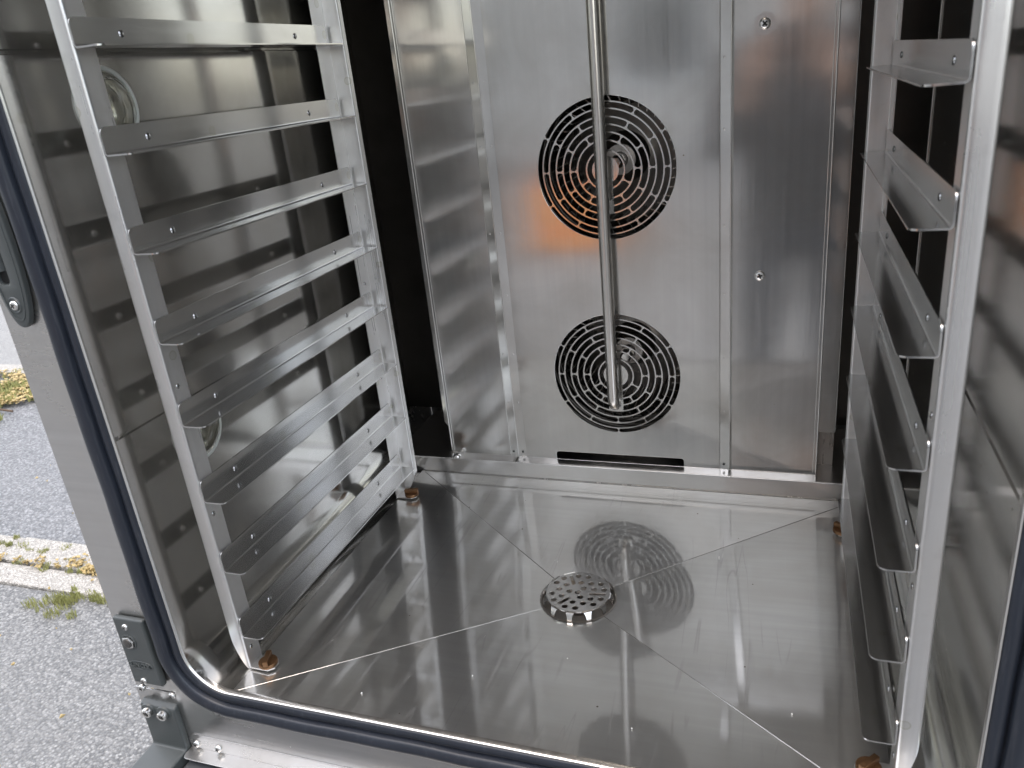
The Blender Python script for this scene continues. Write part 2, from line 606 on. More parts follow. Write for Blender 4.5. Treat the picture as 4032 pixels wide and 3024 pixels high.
def clumps(cx, cy_, rx, ry, n, r):
    return [(cx + random.gauss(0, rx), cy_ + random.gauss(0, ry), r * random.uniform(.4, 1.5), r * random.uniform(.4, 1.2)) for _ in range(n)]
scatter("grass", clumps(-1.53, .862, .045, .028, 16, .025) + clumps(-1.42, .895, .09, .006, 8, .012) + clumps(-1.80, 1.06, .07, .03, 8, .016) + clumps(-1.5, 1.0, .2, .01, 10, .012) + clumps(-2.02, 1.09, .04, .02, 4, .012), M_GRASS, 1500, 0.013, True)
scatter("moss", clumps(-3.35, 2.32, .25, .12, 30, .05) + clumps(-4.1, 2.45, .4, .1, 30, .06), M_GRASS, 2200, 0.028, True)
scatter("leaf_litter", clumps(-1.70, 1.03, .10, .03, 14, .03) + clumps(-1.48, 1.005, .16, .014, 22, .02) + clumps(-1.95, 1.0, .15, .006, 10, .012) + clumps(-1.42, .99, .1, .02, 10, .02), M_LEAF, 380, 0.016, False)
scatter("leaf_drift", clumps(-3.4, 2.33, .28, .12, 40, .06) + clumps(-4.2, 2.45, .45, .08, 40, .06), M_LEAF, 1900, 0.032, False)
scatter("fallen_leaf_bits", [(-1.35, .75, .5, .5), (-1.9, 1.5, .8, .5), (-0.9, .4, .3, .3)], M_LEAF, 26, 0.014, False)
tw = tube("twig", [(-3.42, 2.095, GZ), (-3.32, 2.10, GZ + .012), (-3.22, 2.102, GZ + .004)], 0.006, M_TWIG, None, 8)
tag(tw, "thin dark twig lying on the road near the left picture edge", "twig")

# unseen house added behind the camera, sized to block sky from the steel
house = empty("house", (-11, -11, GZ))
tag(house, "added buff rendered house across the street, sized to block sky, seen only mirrored in the oven's steel", "house")
M_RENDER = simple("buff_render", (0.46, 0.44, 0.41), 0.9, 0, 0.15, 1.5)
M_PANE = simple("window_pane", (0.03, 0.035, 0.04), 0.08)
M_WFRAME = simple("white_frame", (0.7, 0.7, 0.68), 0.5)
box("wall", -26, 3.6, -13, -11, GZ, GZ + 11.5, M_RENDER, house)
fw = None
for fz in (1.0, 4.0, 7.0):
    for k in range(9):
        wx = -27.0 + 3.3 * k + 2.0
        w_ = box("window", wx, wx + 1.3, -10.995, -10.93, GZ + fz, GZ + fz + 1.5, M_WFRAME, house)
        box("pane", wx + .1, wx + 1.2, -10.929, -10.92, GZ + fz + .1, GZ + fz + 1.4, M_PANE, w_)
bm = bmesh.new()
add_box(bm, -26.4, 4.0, -13.2, -10.6, GZ + 11.502, GZ + 11.7)
bm_obj("roof", bm, simple("roof_slate", (0.08, 0.07, 0.07), 0.8), house)

# crate made up to mirror as the orange patch below the upper fan
M_ORANGE = simple("orange_plastic", (0.85, 0.30, 0.05), 0.5, 0, 0.1, 8.0)
crate = empty("crate", (-1.08, -4.8, GZ))
tag(crate, "made-up orange plastic crate across the pavement, seen only mirrored beside the upper fan", "crate")
for x0, x1, y0, y1 in ((-1.41, -0.75, -4.55, -4.53), (-1.41, -0.75, -5.07, -5.05), (-1.41, -1.39, -5.049, -4.551), (-0.77, -0.75, -5.049, -4.551)):
    for z0 in (0.02, 0.20, 0.36):
        box("side_slat", x0, x1, y0, y1, GZ + z0, GZ + z0 + 0.15, M_ORANGE, crate, 0.004)
box("base", -1.38, -0.78, -5.04, -4.56, GZ + .002, GZ + .03, M_ORANGE, crate, 0.004)

# the person taking the picture stands behind the camera; the steel mirrors them
def person():
    V, E, Rad = [], [], []
    def node(p, r, parent=None):
        V.append(p); Rad.append(r)
        if parent is not None: E.append((parent, len(V) - 1))
        return len(V) - 1
    X, Y = 0.55, -0.99
    pel = node((X, Y, 0.06), .155)
    sp = node((X, Y - .005, 0.24), .150, pel)
    ch = node((X, Y + .01, 0.42), .170, sp)
    nb = node((X, Y + .03, 0.545), .062, ch)
    nt = node((X, Y + .05, 0.61), .055, nb)
    h1 = node((X, Y + .085, 0.665), .072, nt)
    h2 = node((X, Y + .075, 0.745), .088, h1)
    h3 = node((X, Y + .065, 0.815), .066, h2)
    for s in (-1, 1):
        hip = node((X + s * .09, Y, -0.02), .088, pel)
        th = node((X + s * .10, Y + .01, -0.20), .078, hip)
        kn = node((X + s * .105, Y + .02, -0.38), .057, th)
        cf = node((X + s * .11, Y - .01, -0.56), .050, kn)
        an = node((X + s * .11, Y - .02, -0.775), .037, cf)
        hl = node((X + s * .11, Y + .01, -0.812), .036, an)
        node((X + s * .125, Y + .16, -0.822), .028, hl)
        shd = node((X + s * .165, Y + .01, 0.475), .064, ch)
        ua = node((X + s * .21, Y + .06, 0.36), .050, shd)
        el = node((X + s * .225, Y + .13, 0.255), .042, ua)
        fa = node((X + s * .15, Y + .25, 0.335), .036, el)
        wr = node((X - .02 + s * .105, Y + .37, 0.42), .025, fa)
        pm = node((X - .035 + s * .085, Y + .415, 0.465), .027, wr)
        for k in range(4):                # four fingers curling behind the phone, and the thumb in front
            a = node((X - .035 + s * (.080 - .004 * k), Y + .440 + .004 * k, 0.492 - .021 * k + .02), .0095, pm)
            b_ = node((X - .035 + s * (.052 - .003 * k), Y + .462, 0.505 - .021 * k + .02), .0085, a)
            node((X - .035 + s * (.026 + .004 * k), Y + .464, 0.507 - .021 * k + .02), .0075, b_)
        t1 = node((X - .035 + s * .070, Y + .405, 0.495), .011, pm)
        t2 = node((X - .035 + s * .050, Y + .415, 0.520), .0095, t1)
        node((X - .035 + s * .030, Y + .424, 0.532), .008, t2)
    me = bpy.data.meshes.new("person")
    me.from_pydata(V, E, [])
    o = bpy.data.objects.new("person", me)
    col.objects.link(o)
    sk = o.modifiers.new("skin", 'SKIN')
    sk.use_smooth_shade = True
    for v, r_ in zip(me.skin_vertices[0].data, Rad):
        v.radius = (r_, r_)
    me.skin_vertices[0].data[0].use_root = True
    sb = o.modifiers.new("subdivision", 'SUBSURF')
    sb.levels = sb.render_levels = 2
    dg = bpy.context.evaluated_depsgraph_get(); dg.update()
    m2 = bpy.data.meshes.new_from_object(o.evaluated_get(dg))
    bpy.data.objects.remove(o)
    jacket = simple("charcoal_jacket", (0.055, 0.055, 0.056), 0.85, 0, 0.2, 20.0)
    jeans = simple("dark_jeans", (0.06, 0.063, 0.07), 0.85, 0, 0.25, 30.0)
    skin = simple("skin", (0.58, 0.36, 0.26), 0.5, 0, 0.08, 12.0)
    shoe = simple("shoe", (0.03, 0.03, 0.03), 0.6)
    m2.materials.clear()
    for m_ in (jacket, jeans, skin, shoe):
        m2.materials.append(m_)
    for p in m2.polygons:
        c = p.center
        p.material_index = 2 if (c.z > .565 or (c.y > Y + .33 and c.z > .36)) else 3 if c.z < -.78 else 1 if c.z < .06 else 0
        p.use_smooth = True
    root = link("person", m2)
    tag(root, "person in charcoal jacket and dark jeans raising a phone, seen only mirrored in the steel", "person")
    hair = lathe("hair", [(0.0, 0.062), (0.05, 0.055), (0.083, 0.025), (0.094, -0.02), (0.090, -0.05), (0.08, -0.03), (0, -0.03)], look_frame((X, Y + .052, .79), (0, -.35, 1)), simple("brown_hair", (0.05, 0.03, 0.018), 0.6, 0, 0.3, 90.0), root, 24, 60)
    fx = Vector((X, Y + .15, .72))
    for s in (-1, 1):
        dome("eye", (X + s * .032, Y + .155, .738), (0, 1, -.2), 0.012, 0.008, M_BRIGHT, root, 12)
        lathe("ear", [(0.028, 0), (0.024, 0.010), (0, 0.012)], look_frame((X + s * .086, Y + .07, .725), (s, 0, 0)), skin, root, 14, 60)
    dome("nose", (X, Y + .158, .712), (0, 1, -.3), 0.014, 0.022, skin, root, 12)
    dome("mouth", (X, Y + .150, .678), (0, 1, 0), 0.022, 0.006, simple("lips", (0.42, 0.18, 0.15), 0.5), root, 12)
    ph = box("phone", X - .035 - .076, X - .035 + .076, Y + .432, Y + .4405, .478, .552, simple("phone_shell", (0.05, 0.05, 0.055), 0.3), None, .003, 3)
    tag(ph, "dark phone in the person's hands, seen only mirrored in the steel", "phone")
person()

# ------------------------------------------------------------------ the oven
YF = -0.034            # front face
XL, XR = -0.045, 0.655 # inner side walls
XC = 0.305
ZF = -0.0415           # floor edge
ZT = 0.80              # ceiling
RC = 0.045             # corner radius of the cavity
D = 0.451              # baffle plane
YB = 0.62              # rear of the fan chamber
oven = empty("combi_oven", (XC, 0.3, -0.24))
tag(oven, "open stainless steel combi oven with two round fan grilles in its back wall", "oven")

# side walls: cove, then sheets with pressed horizontal grooves
def wall_profile():
    p = [(0.0, ZF)] + [(-RC * math.sin(R(a)), ZF + RC - RC * math.cos(R(a))) for a in range(10, 91, 10)]
    for zg in (0.2415, 0.5625):
        p += [(XL, zg - 0.0022), (XL - 0.0022, zg - 0.0012), (XL - 0.0022, zg + 0.0012), (XL, zg + 0.0022)]
    p += [(XL, ZT - RC)]
    p += [(-RC * math.cos(R(a)), ZT - RC + RC * math.sin(R(a))) for a in range(10, 91, 10)]
    return p
WP = wall_profile()
def wall(name, mirror):
    vs, fs = [], []
    ys = [YF, -0.02, 0.2, 0.427]
    for y in ys:
        for (px, pz) in WP:
            vs.append((2 * XC - px if mirror else px, y, pz))
    n = len(WP)
    for k in range(len(ys) - 1):
        for i in range(n - 1):
            fs.append((k * n + i, k * n + i + 1, (k + 1) * n + i + 1, (k + 1) * n + i))
    return mesh(name, vs, fs, M_WALL, oven, 25, True)
WL = wall("side_wall", False)
WR = wall("side_wall", True)
for s, w in ((0, WL), (1, WR)):      # rear edge of each side sheet, folded over
    xx = XL + 0.0005 if not s else XR - 0.0005
    tube("sheet_edge", [(xx, 0.427, 0.01), (xx, 0.427, 0.75)], 0.0011, M_FACE, w, 8)
mesh("ceiling", [(0, YF, ZT), (0.61, YF, ZT), (0.61, 0.6, ZT), (0, 0.6, ZT)], [(0, 1, 2, 3)], M_WALL, oven)

# floor pan: four facets falling to the drain
ZD, RD = -0.0520, 0.0430
DX, DY = 0.3055, 0.194
def floor_pan():
    c = [(0.0, YF + .001), (0.61, YF + .001), (0.61, 0.437), (0.0, 0.437)]
    ang = [math.atan2(p[1] - DY, p[0] - DX) for p in c]
    vs, fs = [], []
    N = 12
    for s in range(4):
        p0, p1 = Vector(c[s]), Vector(c[(s + 1) % 4])
        a0, a1 = ang[s], ang[(s + 1) % 4]
        if a1 < a0: a1 += 2 * PI
        base = len(vs)
        for k in range(N + 1):
            t = k / N
            # spacing along the edge by angle so that the facet stays flat
            a = a0 + (a1 - a0) * t
            e = p0 + (p1 - p0) * t
            vs.append((e.x, e.y, ZF))
            vs.append((DX + RD * math.cos(a), DY + RD * math.sin(a), ZD))
        for k in range(N):
            fs.append((base + 2 * k, base + 2 * k + 2, base + 2 * k + 3, base + 2 * k + 1))
    o = mesh("floor_pan", vs, fs, M_FLOOR, oven, 1.0)
    for s in range(4):
        a = ang[s]
        p, q = Vector((*c[s], ZF)), Vector((DX + RD * math.cos(a), DY + RD * math.sin(a), ZD))
        p = p + (q - p) * 0.02
        tube("weld_seam", [p, (p + q) / 2, q], 0.00045 if s else 0.00022, M_BRIGHT if s else M_FLOOR, o, 6)
    return o
FP = floor_pan()
lathe("drain_cup", [(RD + 0.0012, 0.0006), (RD, 0.0008), (RD - 0.0012, 0.0002), (RD - 0.0030, -0.0052), (RD - 0.008, -0.0066), (0.022, -0.0080), (0.0205, -0.0095), (0.020, -0.05), (0, -0.05)], Matrix.Translation((DX, DY, ZD)), M_FAN, FP, 48)  # darker steel puts the drain recess's shade into the colour

# rear sill
sill = prism("rear_sill", strip_profile(fold([(0.4365, ZF - 0.001), (0.4365, -0.0170), (0.60, -0.0170)], 0.0018), 0.001),
             lambda u, v, a: (a, u, v), XL, XR, M_SILL, oven)
tube("weld_seam", [(0.0, 0.4355, ZF + .0008), (0.3, 0.4355, ZF + .0008), (0.61, 0.4355, ZF + .0008)], 0.0009, M_FACE, sill, 6)

# fan chamber behind the baffle
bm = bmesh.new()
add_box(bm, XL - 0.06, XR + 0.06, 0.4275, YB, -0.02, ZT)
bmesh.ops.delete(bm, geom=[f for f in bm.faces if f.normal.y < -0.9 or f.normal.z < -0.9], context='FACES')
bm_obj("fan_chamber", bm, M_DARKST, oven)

# baffle: left, middle and right sheets
ZB0, ZB1 = -0.0135, 0.775
X0, X1, X2, X3 = 0.0485, 0.155, 0.4545, 0.563
FANS = ((0.307, 0.3895), (0.3065, 0.1199))
FR = 0.0855
ST = 0.0022
mid = plate("baffle_panel", [[(X1 + .0125, ZB0), (0.2135, ZB0)] + arc(0.2175, ZB0 + 0.0085, 0.004, 180, 90, 4) + arc(0.3905, ZB0 + 0.0085, 0.004, 90, 0, 4) + [(0.3945, ZB0), (X2 - .0125, ZB0), (X2 - .0125, ZB1), (X1 + .0125, ZB1)]]
            + [circle(x_, z_, FR, 96) for x_, z_ in FANS], 0.0016, frame_xz(D - 0.0008), M_BACK, oven, 0.0003)
left = plate("baffle_panel", [[(X0, ZB0), (X1 - .0125, ZB0), (X1 - .0125, ZB1), (X0, ZB1)]], 0.0016, frame_xz(D - 0.0004), M_BACK, oven, 0.0002)
right = plate("baffle_panel", [[(X2 + .0020, ZB0), (X3, ZB0), (X3, ZB1), (X2 + .0020, ZB1)]], 0.0016, frame_xz(D - 0.0002), M_BACK, oven, 0.0002)
# folded seams between them
for xs, par, l_, r_ in ((X1, left, .0135, .0135), (X2, right, .0135, .0025)):
    prof = strip_profile([(xs - l_, D + 0.0006), (xs - 0.0006, D - ST), (xs + 0.0006, D - ST), (xs + r_, D + (0.0006 if r_ > .01 else -.001))], 0.0008)
    prism("seam_strip", prof, lambda u, v, a: (u, v, a), ZB0 - 0.0006, ZB1, M_BACK, par, 1, 8)
    tube("seam_crest", [(xs, D - ST - 0.0004, ZB0), (xs, D - ST - 0.0004, 0.4), (xs, D - ST - 0.0004, ZB1)], 0.0008, M_BRIGHT, par, 8)
    for z_ in (0.60, 0.503, 0.427, 0.3166, 0.2318, 0.147, 0.073):
        for s in ((-1, 1) if xs == X1 else (-1,)):
            dome("spot_weld", (xs + s * 0.0072, D - 0.0008, z_), (0, -1, 0), 0.0017, 0.0007, M_BACK, par, 10)
    for s in ((-1, 1) if xs == X1 else (-1,)):
        lathe("rivet_hole", [(0.0016, 0.0001), (0, 0.0001)], look_frame((xs + s * 0.0072, D - 0.0022, -0.0055), (0, -1, 0)), M_BLACK, par, 12)  # flat black disc painted as the dark of the hole
# ledge folded forward at the foot of the baffle
for nm, xa, xb, par in (("ledge", 0.045, X1 - .001, left), ("ledge", X1 + .001, X2 - .001, mid), ("ledge", X2 + .001, X3, right)):
    pr = strip_profile(fold([(D - .0003, ZB0 - .0001), (0.4347, -0.0158), (0.4347, -0.0225)], 0.0012), 0.0009)
    prism(nm, pr, lambda u, v, a: (a, u, v), xa, xb, M_SILL, par)
    tube("ledge_crease", [(xa, D - .0018, ZB0 - .0002), (xb, D - .0018, ZB0 - .0002)], 0.0008, M_BRIGHT, par, 8)
# side flanges folded back, with a bright edge bead
YM = D + 0.032
for sgn, xe, par in ((-1, X0, left), (1, X3, right)):
    w = 0.0225
    lo, li = (0.020, -0.006) if sgn < 0 else (0.0335, 0.0335)
    mesh("edge_return", [(xe, D, li), (xe, YM, li), (xe, YM, ZB1), (xe, D, ZB1), (xe - sgn * .001, D, li), (xe - sgn * .001, YM, li), (xe - sgn * .001, YM, ZB1), (xe - sgn * .001, D, ZB1)],
         [(0, 1, 2, 3), (4, 7, 6, 5), (0, 4, 5, 1), (2, 6, 7, 3)], M_BACK, par)
    P = [(xe, YM, li), (xe + sgn * w, YM, lo), (xe + sgn * w, YM, ZB1), (xe, YM, ZB1)]
    vs = [Vector(p) for p in P] + [Vector(p) + Vector((0, .0012, 0)) for p in P]
    bx6 = [(0, 1, 2, 3), (4, 7, 6, 5), (0, 4, 5, 1), (1, 5, 6, 2), (2, 6, 7, 3), (3, 7, 4, 0)]
    mesh("mount_flange", vs, bx6, M_BACK, par)
    tube("flange_bead", [(xe, D - .0012, ZB0 + .003), (xe, D - .0012, 0.4), (xe, D - .0012, ZB1)], 0.0010, M_BRIGHT, par, 8)
    tube("flange_bead", [(xe - sgn * .0036, D - .0010, ZB0 + .003), (xe - sgn * .0036, D - .0010, ZB1)], 0.0006, M_BRIGHT, par, 8)
    if sgn > 0:
        tube("flange_bead", [(xe + w, YM, 0.034), (xe + w, YM, ZB1)], 0.0007, M_BRIGHT, par, 8)
        P = [(xe, YM + .004, -.0165), (xe + w * .97, YM + .004, -.0165), (xe + w * .97, YM + .004, .0315), (xe, YM + .004, .0315)]
        vs = [Vector(p) for p in P] + [Vector(p) + Vector((0, .0012, 0)) for p in P]
        mesh("lower_flange", vs, bx6, M_FAN, par)
        tube("flange_bead", [(xe, YM + .003, 0.0322), (xe + w * .97, YM + .003, 0.0322)], 0.0007, M_BRIGHT, par, 8)
screw((0.489, D - 0.0012, 0.532), (0, -1, 0), 0.0062, right, 0.75, 0.0115)
screw((0.4888, D - 0.0012, 0.2544), (0, -1, 0), 0.0062, right, 0.35)
screw((0.0600, 0.4400, -0.0147), (0, -0.1, 1), 0.0058, left, 0.4)

# fan grilles: concentric slots with staggered webs
SLOTS = [(.932, 1.0, 30, 60), (.840, .914, 0, 60), (.733, .820, 30, 60), (.631, .713, 0, 60), (.528, .611, 30, 60), (.419, .508, 0, 60), (.285, .398, 90, 120), (.194, .264, 90, 360)]
def grille(x_, z_, parent):
    radii = []
    for (a, b, o_, st) in SLOTS:
        for t in (0, .12, .28, .72, .88, 1):
            radii.append(a + (b - a) * t)
    radii += [0.09, 0.001]
    radii = sorted(set(round(r, 5) for r in radii))
    NA = 720
    def solid(r, th):
        for (a, b, o_, st) in SLOTS:
            if a <= r <= b:
                d = (th - o_ + st / 2) % st - st / 2
                arc_d = abs(R(d)) * r
                hw = 0.0095
                e = min(r - a, b - r) / (b - a)
                if e < .12: hw += 0.016
                elif e < .28: hw += 0.005
                if arc_d < hw: return True
                if r < .62 and r > .18:                     # pad behind the wash pipe
                    px, pz = r * math.cos(R(th)), r * math.sin(R(th))
                    if abs(px + .02) < .115 and pz < 0: return True
                return False
        return True
    bm = bmesh.new()
    grid = {}
    def vert(i, k):
        k %= NA
        key = (i, k)
        if key not in grid:
            r, th = radii[i] * FR, 2 * PI * k / NA
            grid[key] = bm.verts.new((x_ + r * math.cos(th), D - 0.0008, z_ + r * math.sin(th)))
        return grid[key]
    for i in range(len(radii) - 1):
        rm = (radii[i] + radii[i + 1]) / 2
        for k in range(NA):
            if solid(rm, 360 * (k + .5) / NA):
                bm.faces.new((vert(i, k), vert(i, k + 1), vert(i + 1, k + 1), vert(i + 1, k)))
    geo = bmesh.ops.extrude_face_region(bm, geom=list(bm.faces))
    for v in geo['geom']:
        if isinstance(v, bmesh.types.BMVert):
            v.co.y -= 0.0012
    return bm_obj("fan_grille", bm, M_BACK, parent, 35)
for x_, z_ in FANS:
    grille(x_, z_, mid)

# fans and heating coils in the chamber
def fan(x_, z_):
    f = look_frame((x_, 0.595, z_), (0, -1, 0))
    prof = [(0.0, 0.062), (0.010, 0.062), (0.0105, 0.052), (0.020, 0.050), (0.024, 0.030), (0.034, 0.016), (0.060, 0.008), (0.088, 0.004), (0.088, 0.0), (0.0, 0.0)]
    root = lathe("fan_wheel", prof, f, M_FAN, oven, 48, 30)
    NB = 40
    vs, fs = [], []
    for k in range(NB):
        a = 2 * PI * k / NB
        c, s = math.cos(a), math.sin(a)
        c2, s2 = math.cos(a + .10), math.sin(a + .10)
        b = len(vs)
        for (cc, ss, rr) in ((c, s, 0.074), (c2, s2, 0.092)):
            for h in (0.004, 0.088):
                vs.append(f @ Vector((rr * cc, rr * ss, h)))
        for (cc, ss, rr) in ((c, s, 0.074), (c2, s2, 0.092)):
            for h in (0.004, 0.088):
                vs.append(f @ Vector((rr * cc - ss * .001, rr * ss + cc * .001, h)))
        fs += [(b, b + 1, b + 3, b + 2), (b + 4, b + 6, b + 7, b + 5), (b + 1, b + 5, b + 7, b + 3), (b, b + 2, b + 6, b + 4), (b + 2, b + 3, b + 7, b + 6), (b, b + 4, b + 5, b + 1)]
    bl = mesh("blade_ring", vs, fs, M_PIPE, root)
    lathe("hub_nut", [(0.0, 0.078), (0.006, 0.078), (0.009, 0.074), (0.009, 0.062)], f, M_BRIGHT, root, 6)
    for rr in (0.104, 0.114):
        for yy in (0.505, 0.535, 0.565):
            path = [(x_ + rr * math.cos(2 * PI * k / 48), yy, z_ + rr * math.sin(2 * PI * k / 48)) for k in range(49)]
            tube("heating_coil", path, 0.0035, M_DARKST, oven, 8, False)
for x_, z_ in FANS:
    fan(x_, z_)

# wash pipe standing in front of the baffle, bent back into the lower grille
pp = [(0.3062, D - .0175, 0.775), (0.3058, D - .0175, 0.5), (0.3050, D - .0175, 0.3), (0.3048, D - .0175, 0.094)]
for k in range(1, 9):
    a = R(90 * k / 8)
    pp.append((0.3048, D - .0175 + 0.016 * (1 - math.cos(a)), 0.094 - 0.016 * math.sin(a)))
pp.append((0.3048, D + .02, 0.078))
pipe = tube("wash_pipe", pp, 0.0077, M_PIPE, oven, 28)
box("pipe_clip", 0.2985, 0.312, D - .011, D - .0021, 0.335, 0.352, M_PIPE, pipe, 0.001)

# oven lamps in the left wall
def lamp(y, z):
    f = look_frame((XL, y, z), (1, 0, 0))
    r = 0.0340
    root = lathe("oven_lamp", [(r * .90, -0.001), (r * .90, 0.0022), (r * .97, 0.0030), (r, 0.0022), (r, -0.001)], f, M_FROST, oven, 48)
    lathe("lamp_reflector", [(r * .9, 0.0), (r * .80, -0.006), (r * .79, -0.012), (r * .55, -0.016), (r * .54, -0.026), (r * .25, -0.030), (0, -0.030)], f, M_BRASS, root, 40, 30)
    lathe("bulb", [(0, -0.004), (0.0045, -0.006), (0.006, -0.012), (0.0055, -0.022), (0.003, -0.029)], f, M_GLASS, root, 20, 60)
    # pressed glass: one closed body, domed in front and stepped behind
    lathe("lamp_lens", [(0, 0.0125), (r * .30, 0.0120), (r * .55, 0.0100), (r * .62, 0.0104), (r * .70, 0.0088), (r * .84, 0.0050), (r * .885, 0.0018), (r * .885, -0.0006),
                        (r * .80, 0.0002), (r * .66, 0.0060), (r * .58, 0.0050), (r * .34, 0.0090), (r * .2, 0.0070), (0, 0.0075)], f, M_GLASS, root, 56, 60)
    for k in range(4):
        a = 2 * PI * k / 4 + .4
        box_at = f @ Vector((r * .985 * math.cos(a), r * .985 * math.sin(a), 0.001))
        dome("rim_clip", box_at, (1, 0, 0), 0.0016, 0.0022, M_BRIGHT, root, 8)
lamp(0.0615, 0.517)
lamp(0.063, 0.2065)

# front face sheets, opening rim and gasket
def rr_path(off, n=10):
    """rounded-rectangle points of the opening moved outward by off, with outward normals."""
    x0, x1, z0, z1, r = XL - 0.0015 - off, XR + 0.0015 + off, ZF - 0.0005 - off, ZT + off, RC + off
    return rrect(x0, x1, z0, z1, r, n)
face = plate("front_frame", [[(-0.1275, -0.0565), (-0.0765, -0.0565)] + [p for p in rr_path(0.022) if p[1] > -0.0565][0:0] + [(0.7375, -0.0565), (0.7375, 0.93), (-0.1275, 0.93)], rr_path(0.012)][:1] + [[(max(p[0], -1), max(p[1], -0.0555)) for p in rr_path(0.012)]],
             0.0012, frame_xz(YF - 0.0006 + .0006), M_FACE, oven, 0.0003) if False else None
# left post, right post, top and bottom are folded separately, like the real casing
post = box("front_post", -0.1275, -0.058, YF, YF + 0.02, -0.0570, 0.93, M_FACE, oven, 0.0006)
post2 = box("front_post", 0.668, 0.7375, YF, YF + 0.02, -0.0560, 0.93, M_FACE, oven, 0.0012)
box("front_header", -0.0575, 0.6675, YF, YF + 0.02, ZT + 0.012, 0.93, M_FACE, oven, 0.0012)
apron = plate("front_apron", [[(-0.1270, -0.0575), (-0.0745, -0.0575)] + arc(0.0, 0.005, 0.058, 205, 270, 10) + arc(0.61, 0.005, 0.058, 270, 335, 10) + [(0.686, -0.0575), (0.737, -0.0575), (0.737, -0.24), (-0.1270, -0.24)]], 0.0016, frame_xz(YF - 0.0004), M_FACE, oven, 0.0004)
GR = rr_path(0.0)
def sweep(name, prof, mat, parent, wob=0.0, angle=50, n=14):
    """prof: list of (outward offset, forward) swept round the opening."""
    base = rr_path(0.0, n)
    # subdivide the straight runs
    pts = []
    N = len(base)
    for i in range(N):
        a, b = Vector(base[i]), Vector(base[(i + 1) % N])
        L = (b - a).length
        m = max(1, int(L / 0.012))
        for k in range(m):
            pts.append(a.lerp(b, k / m))
    N = len(pts)
    vs, fs = [], []
    for i in range(N):
        d = (pts[(i + 1) % N] - pts[(i - 1) % N]).normalized()
        nn = Vector((d.y, -d.x))
        w = wob * (math.sin(i * 0.37) + 0.6 * math.sin(i * 0.91 + 1))
        for k, (o_, f_) in enumerate(prof):
            p = pts[i] + nn * (o_ + w * min(1, o_ / 0.012))
            vs.append((p.x, YF - f_ - w * .4 * (f_ > .002), p.y))
    m = len(prof)
    for i in range(N):
        j = (i + 1) % N
        for k in range(m - 1):
            fs.append((i * m + k, i * m + k + 1, j * m + k + 1, j * m + k))
    return mesh(name, vs, fs, mat, parent, angle)
sweep("opening_rim", [(-0.0015, -0.004), (-0.0013, 0.0012), (-0.0006, 0.0022), (0.0006, 0.0022), (0.0014, 0.001), (0.0014, -0.004)], M_BRIGHT, oven)
sweep("rim_gap", [(0.001, -0.0035), (0.03, -0.0035)], M_DARKST, oven)
gp = [(0.0012, -0.003), (0.0012, 0.0018), (0.0025, 0.0034), (0.0060, 0.0042), (0.0095, 0.0034), (0.0112, 0.0012), (0.0120, 0.0008), (0.0128, 0.0022)]
gp += [(0.0200 + 0.0078 * math.cos(R(a)), 0.0040 + 0.0058 * math.sin(R(a))) for a in range(165, -31, -15)]
gp += [(0.0272, -0.001)]
gk = sweep("door_gasket", gp, M_RUBBER, oven, 0.00035)
gk["label"] = "dark navy rubber door gasket around the opening"

# casing around the cavity
box("casing_side", -0.1270, -0.1255, YF + 0.0205, 0.74, -0.24, 0.93, M_FACE, oven)
box("casing_side", 0.7355, 0.7370, YF + 0.0205, 0.74, -0.24, 0.93, M_FACE, oven)
box("casing_top", -0.1270, 0.7370, YF + 0.0205, 0.74, 0.9305, 0.932, M_FACE, oven)
box("casing_back", -0.1250, 0.7350, 0.7385, 0.74, -0.24, 0.9300, M_FACE, oven)
box("casing_base", -0.1250, 0.7350, YF + 0.0205, 0.738, -0.2420, -0.2400, M_FACE, oven)
for lx in (-0.09, 0.70):
    for ly in (0.02, 0.69):
        box("leg", lx - .02, lx + .02, ly - .02, ly + .02, GZ, -0.2425, M_FACE, oven, 0.002)

# slate-green corner cover with two screws, a hex-framed button and an embossed oval
cov = box("corner_cover", -0.1185, -0.0795, YF - 0.0075, YF - 0.0004, -0.0445, 0.0400, M_PLASTIC, oven, 0.0026, 3)
screw((-0.1035, YF - .0075, 0.0300), (0, -1, 0), 0.0036, cov, 0.5)
screw((-0.1035, YF - .0075, -0.0395), (0, -1, 0), 0.0036, cov, 0.2)
fb = look_frame((-0.1050, YF - .0075, 0.0110), (0, -1, 0))
lathe("button_collar", [(0.0095, -.0005), (0.0092, 0.0008), (0.0080, 0.0010), (0.0078, 0.0004)], fb, M_PLASTIC, cov, 32)
nut = lathe("button_nut", [(0.0076, -.0004), (0.0076, 0.0022), (0.0068, 0.0028), (0.0056, 0.0028), (0.0052, 0.0012), (0, 0.0012)], fb @ Matrix.Rotation(.25, 4, 'Z'), M_BRIGHT, cov, 6)
lathe("button", [(0.0051, 0.0005), (0.0051, 0.0036), (0.0040, 0.0044), (0, 0.0046)], fb, M_DISC, cov, 24)
ep = [(-0.1000 + 0.0152 * math.cos(t), YF - .0077, -0.0185 + 0.0052 * math.sin(t)) for t in [2 * PI * k / 40 for k in range(41)]]
tube("embossed_oval", ep, 0.00045, M_PLASTIC, cov, 6, False)
fc = bpy.data.curves.new("embossed_lettering", 'FONT')
fc.body = "UNOX"
fc.size = 0.0074
fc.extrude = 0.0009
fc.bevel_depth = 0.0001
fc.align_x = 'CENTER'
fc.align_y = 'CENTER'
fo = bpy.data.objects.new("embossed_lettering", fc)
col.objects.link(fo)
dg = bpy.context.evaluated_depsgraph_get(); dg.update()
fm = bpy.data.meshes.new_from_object(fo.evaluated_get(dg))
bpy.data.objects.remove(fo)
